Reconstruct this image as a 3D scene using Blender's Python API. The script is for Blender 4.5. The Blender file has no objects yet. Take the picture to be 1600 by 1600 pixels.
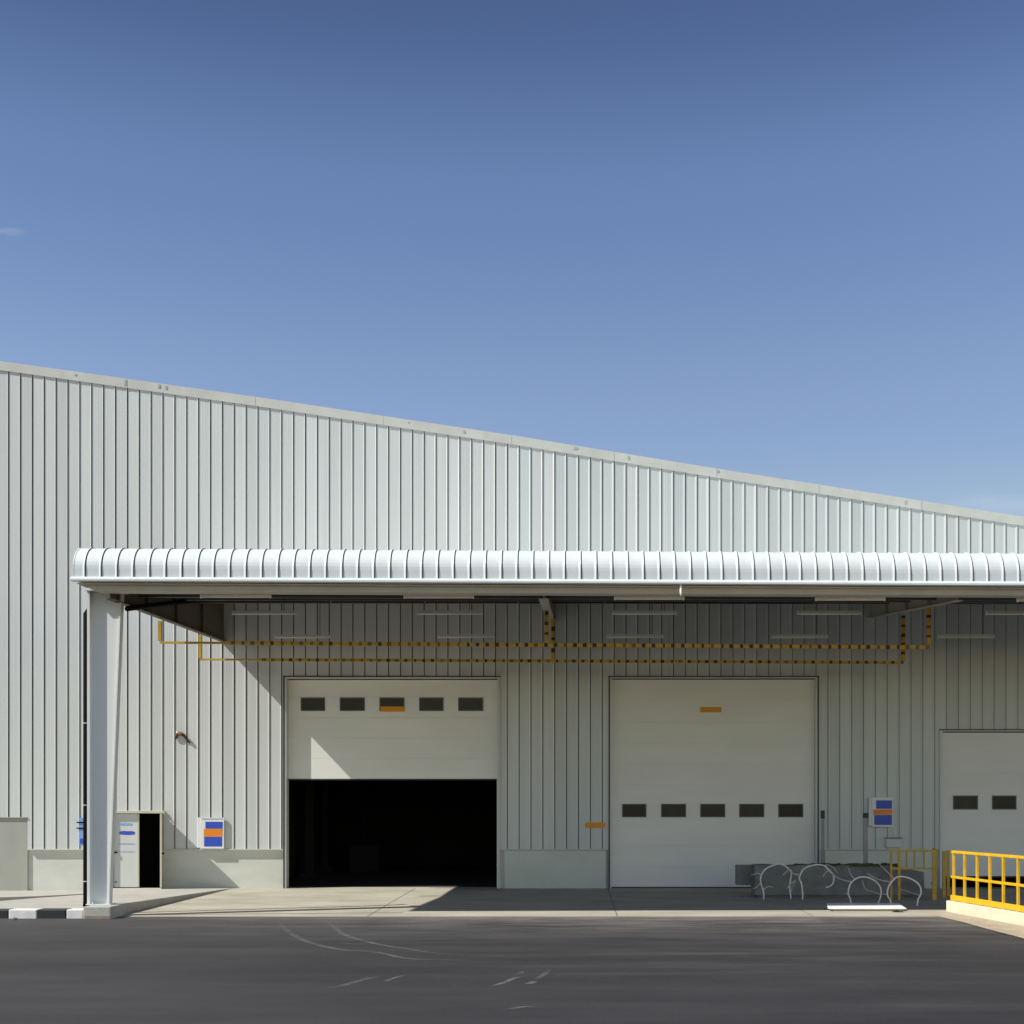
import bpy, bmesh, math, random
from mathutils import Vector, Matrix
random.seed(7)
SC = bpy.context.scene
COL = SC.collection

# ------------------------------------------------------------------ measuring
# wall plane at y = 0; the camera stands 36 m in front of it at eye height 2.3 m
F = 2050.0; CX = 900.0; HY = 1262.0; EYE = 2.30
D0 = F / 57.0                      # camera to wall
def wx(px, y=0.0): return (px - CX) * (D0 + y) / F
def wz(py, y=0.0): return EYE - (py - HY) * (D0 + y) / F
def ground(px, py, z=0.0):         # where a sight line meets height z
    d = (EYE - z) * F / (py - HY)
    return Vector(((px - CX) * d / F, d - D0, z))

# ------------------------------------------------------------------ materials
def new_mat(name):
    m = bpy.data.materials.new(name); m.use_nodes = True
    nt = m.node_tree
    for n in list(nt.nodes):
        if n.type not in ('OUTPUT_MATERIAL', 'BSDF_PRINCIPLED'): nt.nodes.remove(n)
    return m, nt, nt.nodes['Principled BSDF']

def N(nt, kind, **kw):
    n = nt.nodes.new(kind)
    for k, v in kw.items(): setattr(n, k, v)
    return n

def mat(name, col, rough=0.6, var=0.12, scale=(1, 1, 1), nscale=3.0, metal=0.0, bump=0.0, bscale=60.0,
        col2=None, spec=0.5, speck=0.0, thr=(0.35, 0.7)):
    m, nt, b = new_mat(name)
    tc = N(nt, 'ShaderNodeTexCoord'); mp = N(nt, 'ShaderNodeMapping')
    mp.inputs['Scale'].default_value = scale
    nt.links.new(tc.outputs['Object'], mp.inputs['Vector'])
    no = N(nt, 'ShaderNodeTexNoise'); no.inputs['Scale'].default_value = nscale
    no.inputs['Detail'].default_value = 6; no.inputs['Roughness'].default_value = 0.62
    nt.links.new(mp.outputs['Vector'], no.inputs['Vector'])
    cr = N(nt, 'ShaderNodeValToRGB')
    c2 = col2 or tuple(max(0, c * (1 - var)) for c in col)
    cr.color_ramp.elements[0].position = thr[0]; cr.color_ramp.elements[1].position = thr[1]
    cr.color_ramp.elements[0].color = (*c2, 1); cr.color_ramp.elements[1].color = (*col, 1)
    nt.links.new(no.outputs['Fac'], cr.inputs['Fac'])
    out = cr.outputs['Color']
    if speck:
        n2 = N(nt, 'ShaderNodeTexNoise'); n2.inputs['Scale'].default_value = 45; n2.inputs['Detail'].default_value = 3
        nt.links.new(tc.outputs['Object'], n2.inputs['Vector'])
        r2 = N(nt, 'ShaderNodeMapRange'); r2.inputs[1].default_value = .3; r2.inputs[2].default_value = .7
        r2.inputs[3].default_value = 1 - speck; r2.inputs[4].default_value = 1 + speck
        nt.links.new(n2.outputs['Fac'], r2.inputs[0])
        mx = N(nt, 'ShaderNodeMix', data_type='RGBA', blend_type='MULTIPLY'); mx.inputs[0].default_value = 1
        nt.links.new(out, mx.inputs[6]); nt.links.new(r2.outputs[0], mx.inputs[7]); out = mx.outputs[2]
    nt.links.new(out, b.inputs['Base Color'])
    b.inputs['Roughness'].default_value = rough; b.inputs['Metallic'].default_value = metal
    b.inputs['Specular IOR Level'].default_value = spec
    if bump:
        n3 = N(nt, 'ShaderNodeTexNoise'); n3.inputs['Scale'].default_value = bscale; n3.inputs['Detail'].default_value = 4
        nt.links.new(tc.outputs['Object'], n3.inputs['Vector'])
        bp = N(nt, 'ShaderNodeBump'); bp.inputs['Strength'].default_value = bump; bp.inputs['Distance'].default_value = 0.02
        nt.links.new(n3.outputs['Fac'], bp.inputs['Height']); nt.links.new(bp.outputs['Normal'], b.inputs['Normal'])
    return m

M = {}
M['clad'] = mat('wall_sheet_metal', (.63, .652, .64), .42, .09, (1.6, 1, .10), 1.4, bump=.05, bscale=2.0, spec=.5)
M['roofsheet'] = mat('canopy_sheet_metal', (.735, .785, .78), .36, .10, (2.4, .4, .4), 1.1, spec=.55, bump=.05, bscale=2.5)
def sheet_tone(m, phase, pitch, lo, hi):
    nt = m.node_tree; b = nt.nodes['Principled BSDF']; L = nt.links.new
    src = b.inputs['Base Color'].links[0].from_socket
    tc = N(nt, 'ShaderNodeTexCoord'); sp = N(nt, 'ShaderNodeSeparateXYZ'); L(tc.outputs['Object'], sp.inputs[0])
    a = N(nt, 'ShaderNodeMath', operation='SUBTRACT'); L(sp.outputs['X'], a.inputs[0]); a.inputs[1].default_value = phase
    d = N(nt, 'ShaderNodeMath', operation='DIVIDE'); L(a.outputs[0], d.inputs[0]); d.inputs[1].default_value = pitch
    f = N(nt, 'ShaderNodeMath', operation='FLOOR'); L(d.outputs[0], f.inputs[0])
    w = N(nt, 'ShaderNodeTexWhiteNoise', noise_dimensions='1D'); L(f.outputs[0], w.inputs['W'])
    r = N(nt, 'ShaderNodeMapRange'); r.inputs[3].default_value = lo; r.inputs[4].default_value = hi; L(w.outputs['Value'], r.inputs[0])
    x = N(nt, 'ShaderNodeMix', data_type='RGBA', blend_type='MULTIPLY'); x.inputs[0].default_value = 1
    L(src, x.inputs[6]); L(r.outputs[0], x.inputs[7]); L(x.outputs[2], b.inputs['Base Color'])
M['cladnew'] = mat('newer_wall_sheet_metal', (.56, .605, .595), .36, .08, (1.6, 1, .10), 1.4, bump=.05, bscale=2.0, spec=.55)
sheet_tone(M['clad'], wx(13), .3254, .93, 1.05); sheet_tone(M['cladnew'], wx(13), .3254, .92, 1.06)
M['seam'] = mat('dark_lap_seam', (.07, .066, .064), .8, .3)
M['seamlight'] = mat('grey_lap_seam', (.20, .19, .185), .8, .3)
M['trim'] = mat('gable_trim', (.60, .605, .56), .5, .16, (1, 1, 1), 1.2)
M['base'] = mat('base_wall_paint', (.63, .645, .58), .75, .14, (.5, 1, 1.4), 1.6, bump=.15, bscale=40)
M['basepanel'] = mat('base_panel_paint', (.60, .64, .585), .6, .12, (.6, 1, 1), 1.4)
M['door'] = mat('sectional_door_paint', (.785, .79, .755), .5, .08, (.35, 1, 1.2), 1.2, spec=.5)
M['frame'] = mat('grey_frame_paint', (.30, .31, .32), .5, .15)
M['jamb'] = mat('dark_jamb_seal', (.035, .036, .045), .6, .2)
M['glass'] = mat('dark_window_pane', (.022, .024, .024), .22, .3, nscale=5, spec=.22)
def vary(m, lo, hi):
    nt = m.node_tree; b = nt.nodes['Principled BSDF']; L = nt.links.new
    src = b.inputs['Base Color'].links[0].from_socket
    oi = N(nt, 'ShaderNodeObjectInfo'); r = N(nt, 'ShaderNodeMapRange'); r.inputs[3].default_value = lo; r.inputs[4].default_value = hi
    L(oi.outputs['Random'], r.inputs[0])
    x = N(nt, 'ShaderNodeMix', data_type='RGBA', blend_type='MULTIPLY'); x.inputs[0].default_value = 1
    L(src, x.inputs[6]); L(r.outputs[0], x.inputs[7]); L(x.outputs[2], b.inputs['Base Color'])
vary(M['glass'], .6, 1.9)
M['winframe'] = mat('window_gasket', (.10, .10, .10), .5, .15)
M['soffit'] = mat('beige_beam_paint', (.56, .51, .43), .55, .14, (1, 1, 1), 2)
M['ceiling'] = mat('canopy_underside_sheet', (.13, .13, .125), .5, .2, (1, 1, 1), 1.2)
M['beam'] = mat('beam_paint', (.42, .39, .34), .6, .18, (1, 1, 1), 1.5)
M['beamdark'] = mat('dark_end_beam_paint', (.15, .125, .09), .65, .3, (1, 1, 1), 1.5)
M['stripefaded'] = mat('worn_stripe_paint', (.25, .15, .045), .6, .4, nscale=9)
M['column'] = mat('column_paint', (.74, .76, .74), .5, .08, (1.5, 1.5, .3), 2)
M['footing'] = mat('footing_concrete', (.47, .455, .42), .85, .2, (1, 1, 1), 5, bump=.4, bscale=30)
M['footstain'] = mat('footing_soil_stain', (.33, .26, .19), .9, .3, (1, 1, 1), 6)
M['black'] = mat('black_plastic', (.0018, .0018, .002), .7, .3, spec=.08)
M['clamp'] = mat('galvanised_clamp', (.55, .56, .57), .4, .2, metal=.3)
M['tube'] = mat('white_lamp_housing', (.86, .84, .76), .4, .08)
M['yellow'] = mat('yellow_bar_paint', (.62, .39, .035), .5, .25, nscale=6)
M['stripe'] = mat('black_stripe_paint', (.065, .045, .028), .6, .5, nscale=8)
M['railyellow'] = mat('yellow_railing_paint', (.80, .47, .015), .42, .24, nscale=5)
M['orange'] = mat('orange_strip_paint', (.78, .33, .01), .45, .16, nscale=8)
M['signwhite'] = mat('sign_white', (.78, .78, .79), .4, .06)
M['signblue'] = mat('sign_blue', (.035, .09, .56), .4, .22, (1, 1, 1), 9)
M['signorange'] = mat('sign_orange', (.85, .26, .015), .4, .15, (1, 1, 1), 7)
M['paleblue'] = mat('sign_pale_blue', (.25, .42, .78), .4, .3, nscale=9)
M['leaf'] = mat('steel_door_leaf', (.60, .62, .60), .5, .08, (1, 1, .5), 2)
M['creamframe'] = mat('cream_door_frame', (.58, .55, .43), .55, .15, nscale=5)
M['hatch'] = mat('grey_green_panel', (.37, .375, .33), .6, .12, (1, 1, .6), 1.5)
M['rust'] = mat('rusty_metal', (.16, .075, .04), .8, .4, nscale=18)
M['conc'] = mat('apron_concrete', (.455, .42, .335), .85, .30, (.5, 1.0, 1), 1.1, bump=.35, bscale=35, speck=.10)
M['pave'] = mat('pavement_concrete', (.45, .43, .385), .85, .2, (1, 1, 1), 1.6, bump=.35, bscale=35, speck=.10)
M['joint'] = mat('joint_filler', (.09, .085, .078), .9, .3)
M['kerbw'] = mat('kerb_white_paint', (.80, .79, .76), .6, .16, nscale=7, bump=.3, bscale=40)
M['kerbb'] = mat('kerb_black_paint', (.022, .027, .032), .55, .3, nscale=9, bump=.3, bscale=40)
M['block'] = mat('weathered_concrete', (.235, .24, .22), .9, .34, (.8, .8, 1.4), 2.6, bump=.6, bscale=22, speck=.14)
M['moss'] = mat('dry_moss', (.11, .105, .035), .95, .5, nscale=14, bump=.8, bscale=50)
M['hoop'] = mat('pale_galvanised_tube', (.86, .83, .76), .45, .15, nscale=14)
M['hoopgrey'] = mat('dull_galvanised_tube', (.62, .61, .58), .5, .25, nscale=14)
M['cream'] = mat('cream_wall_paint', (.72, .64, .48), .8, .16, (1, .6, 2), 2.2, bump=.4, bscale=30)
M['sand'] = mat('sandy_verge', (.50, .42, .31), .95, .32, (1, .7, 1), 2.2, bump=.5, bscale=30, speck=.18)
M['weed'] = mat('weed_leaf', (.05, .085, .02), .6, .5, nscale=30)
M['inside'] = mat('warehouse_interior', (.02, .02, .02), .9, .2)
M['post'] = mat('grey_post_paint', (.34, .34, .34), .45, .2, nscale=5)
M['board'] = mat('white_slab', (.80, .80, .78), .6, .08, nscale=6)
M['boardedge'] = mat('slab_sandy_edge', (.50, .40, .27), .8, .2, nscale=8)
M['roofgrey'] = mat('roof_metal', (.55, .57, .57), .45, .1)

# asphalt: dusty near the apron, worn lanes
def asphalt():
    m, nt, b = new_mat('asphalt')
    L = nt.links.new
    tc = N(nt, 'ShaderNodeTexCoord')
    def noise(scale, mapping, detail=6, rough=.6):
        mp = N(nt, 'ShaderNodeMapping'); mp.inputs['Scale'].default_value = mapping
        L(tc.outputs['Object'], mp.inputs['Vector'])
        n = N(nt, 'ShaderNodeTexNoise'); n.inputs['Scale'].default_value = scale
        n.inputs['Detail'].default_value = detail; n.inputs['Roughness'].default_value = rough
        L(mp.outputs['Vector'], n.inputs['Vector']); return n.outputs['Fac']
    def rng(src, a, bb, c, d):
        r = N(nt, 'ShaderNodeMapRange'); r.inputs[1].default_value = a; r.inputs[2].default_value = bb
        r.inputs[3].default_value = c; r.inputs[4].default_value = d; L(src, r.inputs[0]); return r.outputs[0]
    def math_(op, a, bb):
        n = N(nt, 'ShaderNodeMath', operation=op)
        for i, v in enumerate((a, bb)):
            if isinstance(v, (int, float)): n.inputs[i].default_value = v
            else: L(v, n.inputs[i])
        return n.outputs[0]
    lanes = noise(.55, (.16, 1.0, 1), 5)
    blot = noise(.9, (.5, 1, 1), 7, .65)
    fine = noise(38, (1, 1, 1), 3)
    k = math_('MULTIPLY', rng(lanes, .3, .7, .66, 1.42), rng(blot, .3, .7, .78, 1.26))
    k = math_('MULTIPLY', k, rng(fine, .3, .7, .8, 1.2))
    sep = N(nt, 'ShaderNodeSeparateXYZ'); L(tc.outputs['Object'], sep.inputs[0])
    near = rng(sep.outputs['Y'], -16.5, -8.4, 0, 1)
    sideways = rng(sep.outputs['X'], -9.0, 2.0, .25, 1)
    dust = math_('MULTIPLY', math_('MULTIPLY', near, near), math_('MULTIPLY', sideways, rng(noise(1.5, (.30, 1.3, 1), 6), .36, .62, .05, .85)))
    edge = rng(math_('ADD', sep.outputs['Y'], rng(noise(1.1, (.5, 1, 1), 5), .3, .7, -.75, .75)), -10.3, -8.5, 0, .9)
    dust = math_('MAXIMUM', dust, math_('MULTIPLY', math_('MULTIPLY', edge, edge), rng(sep.outputs['X'], -9.5, -2.0, .25, 1)))
    smear = math_('MULTIPLY', rng(noise(.75, (.22, 1.7, 1), 7, .62), .53, .74, 0, .42), rng(sep.outputs['Y'], -20, -11, .25, 1))
    dust = math_('MAXIMUM', dust, math_('MULTIPLY', smear, rng(sep.outputs['X'], -8, 1, .3, 1)))
    scr = math_('MULTIPLY', rng(noise(4.5, (.16, 1.6, 1), 6, .7), .54, .72, 0, .34), rng(noise(.35, (.5, 1, 1), 3), .42, .6, 0, 1))
    dust = math_('MAXIMUM', dust, math_('MULTIPLY', scr, rng(sep.outputs['Y'], -17, -10.5, .2, 1)))
    base = N(nt, 'ShaderNodeMix', data_type='RGBA', blend_type='MULTIPLY'); base.inputs[0].default_value = 1
    base.inputs[6].default_value = (.0262, .0250, .0268, 1); L(k, base.inputs[7])
    mx = N(nt, 'ShaderNodeMix', data_type='RGBA'); L(dust, mx.inputs[0]); L(base.outputs[2], mx.inputs[6])
    mx.inputs[7].default_value = (.215, .195, .18, 1)
    L(mx.outputs[2], b.inputs['Base Color'])
    b.inputs['Roughness'].default_value = .7; b.inputs['Specular IOR Level'].default_value = .45
    bp = N(nt, 'ShaderNodeBump'); bp.inputs['Strength'].default_value = .55; bp.inputs['Distance'].default_value = .02
    L(noise(55, (1, 1, 1), 4), bp.inputs['Height']); L(bp.outputs['Normal'], b.inputs['Normal'])
    return m
M['asphalt'] = asphalt()

def scuff():
    m, nt, b = new_mat('tyre_scuff'); L = nt.links.new
    b.inputs['Base Color'].default_value = (.15, .146, .15, 1); b.inputs['Roughness'].default_value = .85
    tc = N(nt, 'ShaderNodeTexCoord')
    n = N(nt, 'ShaderNodeTexNoise'); n.inputs['Scale'].default_value = 2.2; n.inputs['Detail'].default_value = 8; n.inputs['Roughness'].default_value = .7
    L(tc.outputs['Object'], n.inputs['Vector'])
    uv = N(nt, 'ShaderNodeUVMap'); sp = N(nt, 'ShaderNodeSeparateXYZ'); L(uv.outputs[0], sp.inputs[0])
    # soft across the strip (u: 0..1 across, v: strength along)
    a = N(nt, 'ShaderNodeMath', operation='MULTIPLY'); s = N(nt, 'ShaderNodeMath', operation='SUBTRACT'); s.inputs[0].default_value = 1
    L(sp.outputs['X'], s.inputs[1]); L(sp.outputs['X'], a.inputs[0]); L(s.outputs[0], a.inputs[1])
    r = N(nt, 'ShaderNodeMapRange'); r.inputs[1].default_value = .05; r.inputs[2].default_value = .22; L(a.outputs[0], r.inputs[0])
    r2 = N(nt, 'ShaderNodeMapRange'); r2.inputs[1].default_value = .35; r2.inputs[2].default_value = .62; r2.inputs[3].default_value = .1; L(n.outputs['Fac'], r2.inputs[0])
    x = N(nt, 'ShaderNodeMath', operation='MULTIPLY'); L(r.outputs[0], x.inputs[0]); L(r2.outputs[0], x.inputs[1])
    y = N(nt, 'ShaderNodeMath', operation='MULTIPLY'); L(x.outputs[0], y.inputs[0]); L(sp.outputs['Y'], y.inputs[1])
    L(y.outputs[0], b.inputs['Alpha'])
    return m
M['scuff'] = scuff()

# ------------------------------------------------------------------ mesh building
class MB:
    def __init__(self): self.v = []; self.f = []; self.m = []; self.uv = {}
    def face(self, pts, mi=0, uvs=None):
        i = len(self.v); self.v += [tuple(p) for p in pts]
        if uvs: self.uv[len(self.f)] = uvs
        self.f.append(tuple(range(i, i + len(pts)))); self.m.append(mi); return self
    def hexa(self, p, mi=0):            # 8 points: bottom 4 ccw from above, then top 4
        i = len(self.v); self.v += [tuple(q) for q in p]
        for f in ((3, 2, 1, 0), (4, 5, 6, 7), (0, 1, 5, 4), (1, 2, 6, 5), (2, 3, 7, 6), (3, 0, 4, 7)):
            self.f.append(tuple(i + k for k in f)); self.m.append(mi)
        return self
    def box(self, x0, x1, y0, y1, z0, z1, mi=0):
        x0, x1 = sorted((x0, x1)); y0, y1 = sorted((y0, y1)); z0, z1 = sorted((z0, z1))
        return self.hexa([(x0, y0, z0), (x1, y0, z0), (x1, y1, z0), (x0, y1, z0),
                          (x0, y0, z1), (x1, y0, z1), (x1, y1, z1), (x0, y1, z1)], mi)
    def tube(self, pts, r, n=8, mi=0, r1=None, closed_caps=True):
        pts = [Vector(p) for p in pts]; rings = []
        up = None
        for k, p in enumerate(pts):
            t = (pts[min(k + 1, len(pts) - 1)] - pts[max(k - 1, 0)]).normalized()
            if up is None: up = Vector((0, 0, 1)) if abs(t.z) < .9 else Vector((0, 1, 0))
            a = t.cross(up).normalized(); c = a.cross(t).normalized(); up = c
            rr = r if r1 is None else r + (r1 - r) * k / (len(pts) - 1)
            i = len(self.v)
            for j in range(n):
                w = 2 * math.pi * j / n
                self.v.append(tuple(p + a * math.cos(w) * rr + c * math.sin(w) * rr))
            rings.append(i)
        for a, c in zip(rings, rings[1:]):
            for j in range(n):
                self.f.append((a + j, a + (j + 1) % n, c + (j + 1) % n, c + j)); self.m.append(mi)
        if closed_caps:
            self.f.append(tuple(rings[0] + j for j in reversed(range(n)))); self.m.append(mi)
            self.f.append(tuple(rings[-1] + j for j in range(n))); self.m.append(mi)
        return self
    def bar(self, a, b, w, h, mi=0):    # square bar between two points, w sideways, h upwards
        a, b = Vector(a), Vector(b); t = (b - a).normalized()
        up = Vector((0, 0, 1)) if abs(t.z) < .9 else Vector((0, 1, 0))
        s = t.cross(up).normalized() * w / 2; u = s.cross(t).normalized() * h / 2
        return self.hexa([a - s - u, a + s - u, b + s - u, b - s - u, a - s + u, a + s + u, b + s + u, b - s + u], mi)
    def build(self, name, mats, parent=None, bevel=0, smooth=False, loc=None):
        if not isinstance(mats, (list, tuple)): mats = [mats]
        base = Vector((0, 0, 0))
        if parent is not None:
            q = parent
            while q is not None: base += q.location; q = q.parent
        elif loc == 'auto':
            xs = [p[0] for p in self.v]; ys = [p[1] for p in self.v]; zs = [p[2] for p in self.v]
            base = Vector(((min(xs) + max(xs)) / 2, (min(ys) + max(ys)) / 2, min(zs)))
        me = bpy.data.meshes.new(name)
        me.from_pydata([tuple(Vector(p) - base) for p in self.v], [], self.f)
        for m in mats: me.materials.append(m)
        me.polygons.foreach_set('material_index', self.m)
        if self.uv:
            ul = me.uv_layers.new(name='UVMap')
            for fi, uvs in self.uv.items():
                for li, u in zip(me.polygons[fi].loop_indices, uvs): ul.data[li].uv = u
        bm = bmesh.new(); bm.from_mesh(me)
        bmesh.ops.recalc_face_normals(bm, faces=bm.faces)
        bm.to_mesh(me); bm.free()
        if smooth: me.polygons.foreach_set('use_smooth', [True] * len(me.polygons))
        o = bpy.data.objects.new(name, me); COL.objects.link(o)
        if parent is not None: o.parent = parent
        else: o.location = base
        if bevel:
            bv = o.modifiers.new('bevel', 'BEVEL'); bv.width = bevel; bv.segments = 2; bv.limit_method = 'ANGLE'
        return o

def tag(o, label, cat, group=None):
    o['label'] = label; o['category'] = cat
    if group: o['group'] = group
    return o
def thing(name, loc, label, cat, group=None):
    o = bpy.data.objects.new(name, None); o.empty_display_size = .2
    COL.objects.link(o); o.location = loc
    return tag(o, label, cat, group)
def struct(o): o['kind'] = 'structure'; return o
def dup(o, loc, label, parent=None):
    c = o.copy(); COL.objects.link(c)
    if parent is None: c.location = loc; c['label'] = label
    else: c.parent = parent
    for ch in list(o.children): dup(ch, None, None, c)
    return c

# ------------------------------------------------------------------ ground
YF = -8.37                                   # front edge of the apron
ZW = .09                                     # apron height at the wall
def az(y): return .008 + (ZW - .008) * min(1, max(0, (y - YF) / (-YF)))

road = MB()
road.face([(-320, -320, 0), (320, -320, 0), (320, 320, 0), (-320, 320, 0)])
def strip(pts, w, s0=.2, s1=.2, mid=1.0):
    P = [ground(x, y, .004) for x, y in pts]
    # resample smoothly
    Q = []
    for i in range(len(P) - 1):
        p0, p1, p2, p3 = P[max(i - 1, 0)], P[i], P[i + 1], P[min(i + 2, len(P) - 1)]
        for k in range(6):
            t = k / 6
            Q.append(.5 * ((2 * p1) + (p2 - p0) * t + (2 * p0 - 5 * p1 + 4 * p2 - p3) * t * t + (3 * p1 - p0 - 3 * p2 + p3) * t ** 3))
    Q.append(P[-1])
    n = len(Q); prev = None
    for i, q in enumerate(Q):
        t = (Q[min(i + 1, n - 1)] - Q[max(i - 1, 0)]).normalized(); s = Vector((-t.y, t.x, 0)) * w / 2
        u = i / (n - 1); st = s0 + (mid - s0) * min(1, u * 4) if u < .5 else s1 + (mid - s1) * min(1, (1 - u) * 3)
        cur = (q - s, q + s, st)
        if prev: road.face([prev[0], prev[1], cur[1], cur[0]], 1, [(0, prev[2]), (1, prev[2]), (1, cur[2]), (0, cur[2])])
        prev = cur
strip([(438, 1440), (446, 1452), (470, 1467), (500, 1477), (535, 1484), (570, 1486), (600, 1490), (640, 1498), (705, 1500), (760, 1505)], .17, .25, .05, .75)
strip([(514, 1437), (521, 1448), (538, 1460), (565, 1469), (600, 1477), (640, 1483), (680, 1489), (740, 1491)], .17, .3, .05, .75)
strip([(505, 1545), (535, 1540), (570, 1530), (598, 1526)], .16, .1, .1, .7)
strip([(601, 1534), (616, 1528), (632, 1524)], .08, .1, .2, .9)
strip([(770, 1541), (790, 1534), (808, 1527), (826, 1525)], .12, .1, .2, 1)
strip([(806, 1524), (815, 1519), (822, 1518)], .14, .2, .2, .8)
strip([(820, 1537), (830, 1536), (836, 1532)], .14, .2, .2, .9)
strip([(836, 1530), (848, 1524), (860, 1515)], .12, .2, .1, .6)
strip([(784, 1578), (805, 1575), (822, 1573), (842, 1574)], .12, .1, .2, .9)
strip([(530, 1472), (550, 1475), (580, 1475)], .12, .1, .1, .5)
struct(road.build('road', [M['asphalt'], M['scuff']]))

ap = MB()
ys = [YF, YF + .6, -6, -4, -2, 0, .6]
for y0, y1 in zip(ys, ys[1:]):
    ap.face([(-9.80, y0, az(y0)), (24, y0, az(y0)), (24, y1, az(y1)), (-9.80, y1, az(y1))])
# joints in the slab
def joint(x0, y0, x1, y1, w, mi=1):
    a = Vector((x0, y0, az(y0) + .004)); b = Vector((x1, y1, az(y1) + .004))
    t = (b - a).normalized(); s = Vector((-t.y, t.x, 0)) * w / 2
    ap.face([a - s, a + s, b + s, b - s], mi)
joint(-9.6, -8.02, -3.75, -7.42, .045)
joint(.87, -8.3, .87, -.02, .016); joint(.9, -1.9, 9.0, -1.9, .02)
joint(-9.3, -4.1, .85, -4.1, .012); joint(-4.4, -8.3, -4.4, -.05, .012); joint(5.0, -8.3, 5.0, -.05, .012)
struct(ap.build('apron', [M['conc'], M['joint']]))

# walkway by the personnel door: raised, its right edge a step in shade
wk = MB()
zf, zb = .245, ZW + .006
L0, R0, R1 = -10.26, -9.77, -9.40
yf, yb = -8.25, .1
L1 = -13.45
wk.hexa([(L0, yf, -.1), (R0, yf, -.1), (R1, yb, -.1), (L1, yb, -.1), (L0, yf, zf), (R0, yf, zf), (R1, yb, zb), (L1, yb, zb)])
struct(wk.build('walkway', M['pave'], bevel=.012))
pv = MB()
pv.hexa([(-60, -8.36, -.3), (L0 - .004, -8.36, -.3), (L0 - .004, .1, -.3), (-60, .1, -.3),
         (-60, -8.36, .145), (L0 - .004, -8.36, .145), (L0 - .004, .1, .025), (-60, .1, .025)])
def pvp(px, py):
    z = .05
    for _ in range(8):
        g = ground(px, py, z); z = .145 - .12 * (g.y + 8.36) / 8.46 + .004
    return g
pv.face([pvp(-60, 1403), pvp(-60, 1412), pvp(0, 1407.5), pvp(60, 1402.5), pvp(130, 1397.6), pvp(130, 1396.6), pvp(60, 1400.2), pvp(0, 1402)], 1)  # thin dark wedge drawn on the pavement, narrowing to the right
struct(pv.build('pavement', [M['pave'], M['joint']]))
kb = MB()
x = -10.30; w = .625; k = 0
edges = [-10.23 - .36]                        # first white piece is cut short by the footing
kb.box(edges[0] + .006, -10.23, -8.72, -8.37, -.05, .185, 0)
xx = edges[0]
while xx > -60:
    k += 1; ww = w * random.uniform(.94, 1.05)
    kb.box(xx - ww + .006, xx, -8.72 + random.uniform(-.006, .006), -8.37, -.05, .185 + random.uniform(-.006, .006), k % 2)
    xx -= ww
struct(kb.build('kerb', [M['kerbw'], M['kerbb']], bevel=.02))
vg = MB()
inner = [(1428, 1424.5), (1478, 1424.5), (1520, 1431), (1560, 1439), (1600, 1447.5), (1640, 1457), (1700, 1474), (1800, 1510)]
outer = [(1424, 1427), (1462, 1431), (1502, 1440), (1545, 1452), (1592, 1464), (1640, 1478), (1700, 1500), (1800, 1550)]
for i in range(len(inner) - 1):
    vg.face([ground(*inner[i], .016), ground(*outer[i], .012), ground(*outer[i + 1], .012), ground(*inner[i + 1], .016)])
struct(vg.build('verge', M['sand']))

# ------------------------------------------------------------------ warehouse
PITCH = .3254; PH = wx(13)
def profile(x0, x1, h=.018, phase=PH, pitch=PITCH, minor=.0012, lw=None, tw=.013):
    pts = []
    k0 = math.floor((x0 - phase) / pitch) - 1; k1 = math.ceil((x1 - phase) / pitch) + 1
    for k in range(k0, k1 + 1):
        xr = phase + k * pitch
        lk = (.012 + .040 * min(1, max(0, (xr + 4.5) / 8))) if lw is None else lw   # newer sheets to the right have a wider flank
        pts += [(xr - lk - tw, 0), (xr - tw, -h), (xr, -h), (xr + .003, .003), (xr + .021, .0031), (xr + .024, 0)]
        if minor:
            for q in (.33, .56):
                c = xr + pitch * q
                pts += [(c - .014, 0), (c - .004, -minor), (c + .004, -minor), (c + .014, 0)]
    out = []
    for (a, ya), (b, yb2) in zip(pts, pts[1:]):
        if b <= x0 or a >= x1: continue
        if a < x0: ya = ya + (yb2 - ya) * (x0 - a) / (b - a); a = x0
        if not out: out.append((a, ya))
        if b > x1: yb2 = ya + (yb2 - ya) * (x1 - a) / (b - a); b = x1
        out.append((b, yb2))
    return out

RIDGE = -24.0
rp = [(0, 564.5), (400, 620.5), (800, 680.5), (1120, 732.5), (1600, 808), (2154, 896)]
rp = [(wx(a), wz(b)) for a, b in rp]
sl = (rp[1][1] - rp[0][1]) / (rp[1][0] - rp[0][0])
rp = [(RIDGE, rp[0][1] + sl * (RIDGE - rp[0][0]))] + rp
rp = [(2 * RIDGE - a, b) for a, b in reversed(rp[1:])] + rp
XL, XR = rp[0][0], rp[-1][0]
def roofz(x):
    for (a, za), (b, zb_) in zip(rp, rp[1:]):
        if a <= x <= b: return za + (zb_ - za) * (x - a) / (b - a)
    return rp[-1][1]

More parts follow.
